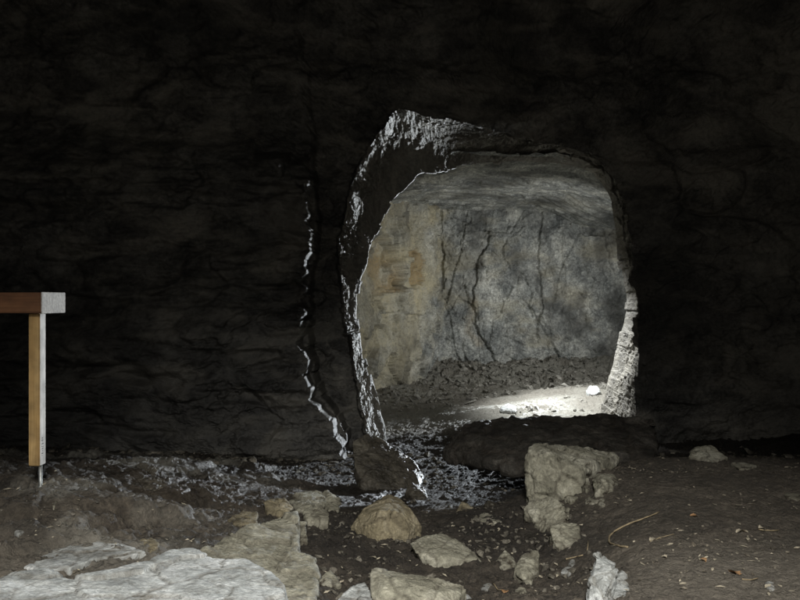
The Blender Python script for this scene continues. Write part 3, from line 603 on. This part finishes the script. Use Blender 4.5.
for a, b, Y, w, l in [(572, 496, 4.6, 8, 'pale flat stone on the slope under the chunky rock'), (564, 508, 4.5, 7, 'pale stone perched above the ribbed stone'), (593, 500, 4.6, 8, 'brown stone half buried in front of the chunky rock'), (603, 502, 4.5, 5, 'small tilted chip in front of the chunky rock')]:
    hull_rock('rock', l, [(a-w, b+2, Y), (a-w*.5, b-4, Y+.08), (a+w*.6, b-3, Y+.08), (a+w, b+1, Y), (a, b+4, Y-.05)], 'olive', .6, under=.04)
# bright rocks bottom right
hull_rock('rock', 'bright white fractured rock at the bottom right edge of the gully', [(591, 600, 3.35), (593, 575, 3.4), (595, 555, 3.5), (604, 553, 3.55), (617, 561, 3.5), (618, 572, 3.4), (607, 590, 3.3), (600, 612, 3.25), (588, 612, 3.3)], 'pale', .8, under=.15, voxel=.0045, dirt=.15)
hull_rock('rock', 'small bright white rock touching the right side of the fractured white rock', [(605, 592, 3.25), (610, 581, 3.35), (622, 579, 3.4), (631, 588, 3.3), (625, 597, 3.2), (608, 598, 3.2)], 'pale', .6, under=.08, dirt=.15)
hull_rock('rock', 'dusty grey stone behind the small bright white rock', [(616, 578, 3.5), (622, 570, 3.55), (628, 574, 3.55), (626, 580, 3.45)], 'pale', .6, under=.05)
# around the post
hull_rock('rock', 'low tan rock behind the foot of the wooden post', [(-30, 488, 4.9), (-10, 476, 5.1), (28, 471, 5.3), (50, 466, 5.4), (64, 468, 5.4), (52, 482, 5.0), (30, 490, 4.8), (0, 492, 4.8)], 'tan', .5, back=.15, dirt=.2, snap=False)
hull_rock('rock', 'ribbed bluish grey outcrop jutting from the left shelf', [(134, 477, 5.2), (138, 466, 5.4), (145, 464, 5.4), (160, 478, 5.2), (168, 486, 5.1), (156, 490, 5.0), (142, 487, 5.0)], 'dark', 1.2, dirt=.1)
hull_rock('rock', 'small pale round stone on the dirt in front of the post', [(12, 531, 3.9), (16, 527, 3.95), (23, 528, 3.95), (25, 532, 3.9), (18, 534, 3.85)], 'pale', .5, under=.03)
hull_rock('rock', 'little grey stone on the dirt right of the post foot', [(49, 503, 4.3), (53, 500, 4.35), (58, 503, 4.3), (54, 506, 4.25)], 'olive', .5, under=.03)
hull_rock('rock', 'flat dusty stone at the left between the small round stone and the lens-shaped slab', [(14, 546, 3.65), (24, 535, 3.8), (33, 535, 3.8), (30, 543, 3.7), (20, 548, 3.6)], 'olive', .5, under=.04)
hull_rock('rock', 'tan stone wedged behind the right end of the lens-shaped slab', [(140, 540, 3.95), (150, 537, 4.0), (158, 546, 3.9), (150, 551, 3.85)], 'tan', .6, under=.05)
hull_rock('rock', 'flat brown rock on the left shelf behind the notched slab', [(226, 520, 4.8), (240, 513, 4.95), (258, 514, 4.95), (256, 522, 4.75), (238, 525, 4.7)], 'tan', .6, under=.05)
# foot of the opening
hull_rock('boulder', 'dark wedge-shaped boulder at the left foot of the tunnel opening', [(352, 441, 7.75), (368, 433, 7.9), (380, 437, 7.9), (398, 450, 7.85), (414, 461, 7.8), (424, 476, 7.7), (420, 487, 7.5), (385, 489, 7.3), (362, 484, 7.35), (354, 465, 7.5)], 'dark', .45, back=.25, dirt=.1)
hull_rock('rock', 'small dark stone at the right foot of the wedge-shaped boulder', [(406, 490, 7.0), (412, 482, 7.1), (424, 487, 7.1), (427, 497, 6.9), (414, 499, 6.85)], 'dark', .6)
hull_rock('rock_ledge', 'long low dark bedrock ledge crossing the tunnel floor', [(455, 440, 8.45), (462, 426, 8.6), (478, 419, 8.7), (505, 415, 8.8), (535, 417, 8.8), (590, 413, 8.75), (655, 418, 8.6), (655, 466, 7.5), (540, 466, 7.4), (486, 458, 7.7), (440, 448, 8.3)], 'dark_tone', 1.0, back=.06, dirt=.1, category='ledge')
hull_rock('rock', 'bright white stone on the tunnel floor against the right jamb', [(586, 391, 9.8), (590, 386, 9.9), (598, 386, 9.9), (601, 391, 9.8), (594, 395, 9.7)], 'pale', .7)
hull_rock('rock', 'pale lit stone on the tunnel floor left of the white stone', [(500, 409, 9.3), (508, 404, 9.4), (518, 407, 9.4), (516, 412, 9.2)], 'pale', .7)
hull_rock('rock', 'flat pale rock at the back rim of the dirt bank on the right', [(690, 458, 6.0), (697, 449, 6.1), (712, 446, 6.2), (728, 457, 6.0), (708, 461, 5.9)], 'olive', .5)
hull_rock('rock', 'thin flat stone lying on the dirt bank at the right edge of the view', [(786, 496, 4.4), (792, 494, 4.45), (812, 495, 4.45), (812, 501, 4.3), (795, 499, 4.35)], 'olive', .4, under=.04)
hull_rock('rock', 'flat grey stone set in the back of the dirt bank right of the middle', [(733, 465, 5.6), (745, 463, 5.7), (756, 466, 5.6), (750, 469, 5.5), (738, 468, 5.5)], 'olive', .5, under=.04)
hull_rock('rock', 'squarish white chip on the dirt near the bottom right corner', [(766, 583, 3.3), (774, 582, 3.32), (776, 589, 3.22), (769, 590, 3.2)], 'pale', .3, under=.02, category='rock')

# ------------------------------------------------------------------ twigs and leaves
def tube(name, pts, r0, r1, mat, parent=None, seg=7, **props):
    bm = bmesh.new(); rings = []; n = len(pts)
    for i, q in enumerate(pts):
        q = Vector(q); tdir = (Vector(pts[min(i+1, n-1)])-Vector(pts[max(i-1, 0)])).normalized()
        a = tdir.orthogonal().normalized(); b = tdir.cross(a); r = r0+(r1-r0)*i/(n-1); r *= random.uniform(.8, 1.2)
        rings.append([bm.verts.new(q+a*r*math.cos(k/seg*2*math.pi)+b*r*math.sin(k/seg*2*math.pi)) for k in range(seg)])
    for a, b in zip(rings[:-1], rings[1:]):
        for k in range(seg): bm.faces.new((a[k], a[(k+1) % seg], b[(k+1) % seg], b[k]))
    bm.faces.new(rings[0][::-1]); bm.faces.new(rings[-1])
    me = bpy.data.meshes.new(name); bm.to_mesh(me); bm.free(); smooth_shade(me)
    return link_mesh(name, me, mat, parent, **props)
def on_ground(px, py, lift=.006):
    Y = 4.
    for _ in range(40):
        z = float(ground_h(np.array([(px-400)/F*Y]), np.array([Y]))[0])+lift; Y = .7*Y+.3*(EYE-z)*F/(py-300)
    return P(px, py, Y)
def twig(label, pix, r0, r1, mat='twig'):
    pp = [on_ground(*q) for q in pix]
    a = []
    for i in range(len(pp)-1):
        for k in range(4): a.append(np.array(pp[i])*(1-k/4)+np.array(pp[i+1])*k/4)
    a.append(np.array(pp[-1])); a = np.array(a)
    for _ in range(2): a[1:-1] = .25*a[:-2]+.5*a[1:-1]+.25*a[2:]
    a[:, 2] = np.maximum(a[:, 2], ground_h(a[:, 0], a[:, 1])+r0*.7)
    o = tube('twig', [tuple(q-a[0]) for q in a], r0, r1, M[mat], label=label, category='twig'); o.location = tuple(a[0]); return o
twig('long pale curved stick lying on the dirt bank right of the gully', [(628, 547), (618, 546), (609, 543), (609, 536), (616, 530), (630, 523), (645, 518), (659, 512)], .0055, .004)
twig('short straight twig left of the curved stick on the slope', [(566, 559), (575, 557), (583, 555)], .004, .003)
twig('short upright-lying twig on the slope between ledge and curved stick', [(587, 552), (588, 545), (588, 541)], .003, .002)
twig('thin twig crossing bleached leaves right of the curved stick', [(650, 541), (662, 537), (674, 534)], .003, .002)
twig('thin pale twig near the right side of the dirt bank', [(758, 529), (768, 531), (779, 530)], .0035, .0025)
twig('thin twig right of the curled brown leaf', [(742, 579), (750, 580), (758, 578)], .003, .002)
twig('twig lying left of the pale flake at the bottom middle', [(493, 583), (498, 590), (503, 593)], .003, .002)
def leaf(label, px, py, L_, mat, name='dead_leaf'):
    c = on_ground(px, py, .006); rz = random.uniform(0, 6.28); bm = bmesh.new(); n = 9
    rows = []
    for i in range(n):
        t_ = i/(n-1); w = .42*math.sin(math.pi*t_**.8)*(1+.25*math.sin(t_*23))
        rows.append([bm.verts.new((L_*(t_-.5), L_*w*v_, L_*(.18*abs(v_)*w*2+.12*math.sin(t_*4+v_)+random.uniform(-.02, .02)))) for v_ in (-1, -.5, 0, .5, 1)])
    for a, b in zip(rows[:-1], rows[1:]):
        for k in range(4):
            try: bm.faces.new((a[k], a[k+1], b[k+1], b[k]))
            except ValueError: pass
    me = bpy.data.meshes.new(name); bm.to_mesh(me); bm.free(); smooth_shade(me)
    o = link_mesh(name, me, M[mat], label=label, category='leaf'); o.location = c; o.rotation_euler = (random.uniform(-.2, .2), random.uniform(-.2, .2), rz)
leaf('curled brown dead leaf on the dirt at the lower right', 735, 574, .062, 'leaf')
leaf('orange brown dead leaf at the bottom middle beside the leaning stone', 506, 592, .05, 'leaf')
leaf('bleached dead leaf on the dirt right of the curved stick', 653, 540, .04, 'leaf_pale')
leaf('bleached dead leaf nearest to the thin pale twig at right', 762, 528, .04, 'leaf_pale')
leaf('brown leaf scrap on the bank above the bleached leaves', 694, 516, .04, 'leaf')
leaf('pale leaf scrap in front of the curved stick', 664, 557, .03, 'leaf_pale')
leaf('reddish leaf scrap below the middle of the dirt bank', 703, 560, .035, 'leaf')
leaf('wide bleached leaf left of the thin pale twig', 742, 532, .06, 'leaf_pale')
def litter():
    pts = np.concatenate([cloud(260, .9, 3.8, 3.0, 5.6, 1.5, 0), cloud(160, -.4, .9, 3.5, 5.0), cloud(120, -2.2, -.8, 3.2, 4.8)]); z = ground_h(pts[:, 0], pts[:, 1]); Vs = []; Fs = []; o = 0
    for (x, y), zz in zip(pts, z):
        L_ = rng.uniform(.006, .026); w = L_*rng.uniform(.15, .5); a = rng.uniform(0, 6.28); ca, sa = math.cos(a), math.sin(a)
        q = np.array([[-L_, 0, .002], [0, -w, .0015+rng.random()*.006], [L_, 0, .003+rng.random()*.005], [0, w, .004+rng.random()*.004]])
        q = np.stack([q[:, 0]*ca-q[:, 1]*sa+x, q[:, 0]*sa+q[:, 1]*ca+y, q[:, 2]+zz+.001], 1); Vs.append(q); Fs.append([[o, o+1, o+2, o+3]]); o += 4
    me = np_mesh('leaf_litter', np.concatenate(Vs), np.concatenate(Fs))
    link_mesh('leaf_litter', me, M['leaf_pale'], kind='stuff', label='tiny scraps of dry leaf and bark scattered over the dirt', category='leaf litter')
litter()

# ------------------------------------------------------------------ wooden barrier
def bevel_box(name, lo, hi, mat, parent, b=.004, **props):
    bm = bmesh.new(); bmesh.ops.create_cube(bm, size=1)
    for v in bm.verts: v.co = Vector([lo[k]+(v.co[k]+.5)*(hi[k]-lo[k]) for k in range(3)])
    bmesh.ops.bevel(bm, geom=bm.edges[:], offset=b, segments=2, affect='EDGES')
    me = bpy.data.meshes.new(name); bm.to_mesh(me); bm.free()
    return link_mesh(name, me, mat, parent, **props)
bar = bpy.data.objects.new('wooden_barrier', None); C.objects.link(bar)
bx0 = P(40, 490, 4.3); bar.location = bx0
bar['label'] = 'wooden safety rail on a square amber post at the left edge'; bar['category'] = 'barrier'
def rel(px, py, Y): return np.array(P(px, py, Y))-np.array(bx0)
a0 = rel(28.5, 466, 4.3); a1 = rel(39.5, 313.6, 4.3)
post = bevel_box('post', (a0[0], a0[1], a0[2]), (a1[0], a0[1]+.066, a1[2]), M['wood_post'], bar)
r0 = rel(42, 313, 4.25); r1 = rel(42, 292.5, 4.25)
bevel_box('rail', (r0[0]-1.6, r0[1], r0[2]), (r0[0]-.0075, r0[1]+.045, r1[2]), M['wood_rail'], bar)
bevel_box('rail_end', (r0[0]-.0055, r0[1]-.003, r0[2]-.003), (r0[0], r0[1]+.30, r1[2]+.002), M['lit_rail_wood'], bar, label='cross rail running back from the post, its lit paleness painted into the wood')
bevel_box('post_lit_side', (a1[0]+.001, a0[1]+.001, a0[2]+.002), (a1[0]+.004, a0[1]+.065, a1[2]-.002), M['lit_post_wood'], post, .0008)  # thin added plate painting strong light on the post's right face
px0 = rel(40.5, 466, 4.33)
tube('steel_pin', [(px0[0], px0[1], px0[2]+.02), (px0[0], px0[1], -.02), (px0[0], px0[1], -.05)], .0115, .0115, M['steel'], bar, 12)
bm = bmesh.new(); bmesh.ops.create_cone(bm, cap_ends=True, segments=14, radius1=.03, radius2=.014, depth=.03, matrix=__import__('mathutils').Matrix.Translation((px0[0], px0[1], .0)))
me = bpy.data.meshes.new('pin_foot'); bm.to_mesh(me); bm.free(); link_mesh('pin_foot', me, M['steel'], bar)
# lumber stamp marks on the right side of the post
bm = bmesh.new()
sxp = a1[0]+.0052
for k, (h, y0, y1) in enumerate([(.150, .018, .030), (.138, .014, .034), (.128, .020, .026), (.118, .016, .036), (.104, .016, .022), (.100, .028, .034), (.090, .018, .034), (.078, .022, .030), (.064, .016, .034), (.052, .020, .024)]):
    v = [bm.verts.new((sxp, a0[1]+y, a0[2]+h+dz_)) for y, dz_ in ((y0, 0), (y1, 0), (y1, .005), (y0, .005))]; bm.faces.new(v)
me = bpy.data.meshes.new('lumber_stamp'); bm.to_mesh(me); bm.free(); link_mesh('lumber_stamp', me, M['ink'], post)

# ------------------------------------------------------------------ light
w = bpy.data.worlds.new('World'); bpy.context.scene.world = w; w.use_nodes = True
nt = w.node_tree; bg = nt.nodes['Background']; sky = nt.nodes.new('ShaderNodeTexSky'); sky.sky_type = 'NISHITA'; sky.sun_disc = False
sky.sun_elevation = math.radians(35); sky.sun_rotation = math.radians(200)
nt.links.new(sky.outputs[0], bg.inputs[0]); bg.inputs[1].default_value = .0035
def spot(name, loc, tgt, power, angle, blend, col, rad):
    l = bpy.data.lights.new(name, 'SPOT'); l.energy = power; l.spot_size = math.radians(angle); l.spot_blend = blend; l.color = col; l.shadow_soft_size = rad
    o = bpy.data.objects.new(name, l); C.objects.link(o); o.location = loc
    o.rotation_euler = (Vector(tgt)-Vector(loc)).to_track_quat('-Z', 'Y').to_euler(); return o
def area(name, loc, tgt, power, sx_, sy_, col, spread=180):
    l = bpy.data.lights.new(name, 'AREA'); l.energy = power; l.shape = 'RECTANGLE'; l.size = sx_; l.size_y = sy_; l.color = col; l.spread = math.radians(spread)
    o = bpy.data.objects.new(name, l); C.objects.link(o); o.location = loc
    o.rotation_euler = (Vector(tgt)-Vector(loc)).to_track_quat('-Z', 'Y').to_euler(); return o
spot('tunnel_light', (3.6, 11.5, 1.0), (-.64, 7.26, 1.7), 2400, 50, .35, (.86, .93, 1.0), .08)
spot('shaft_light', (1.35, 9.45, 3.15), (2.4, 9.7, .2), 1500, 64, 1.0, (.95, .98, 1.0), .30)
area('chamber_light', (3.45, 10.1, 1.9), (1.1, 13.8, 1.1), 37, 1.3, 1.3, (.97, .98, .97), 120)
spot('entrance_light', (.2, -1.2, 3.9), (0, 1.75, .2), 2150, 78, 1.0, (1.0, .98, .93), .5)
area('entrance_skylight', (.6, -3.0, 2.4), (.6, 8, 2.4), 31, 3, 2, (1.0, .96, .88))

cam = bpy.data.cameras.new('Camera'); co_ = bpy.data.objects.new('Camera', cam); C.objects.link(co_)
co_.location = (0, 0, EYE); co_.rotation_euler = (math.pi/2, 0, 0); cam.lens = 36*F/800; cam.sensor_width = 36; cam.clip_end = 200
sc = bpy.context.scene; sc.camera = co_
sc.view_settings.view_transform = 'Standard'; sc.view_settings.look = 'None'; sc.view_settings.exposure = 0
sc.cycles.max_bounces = 5
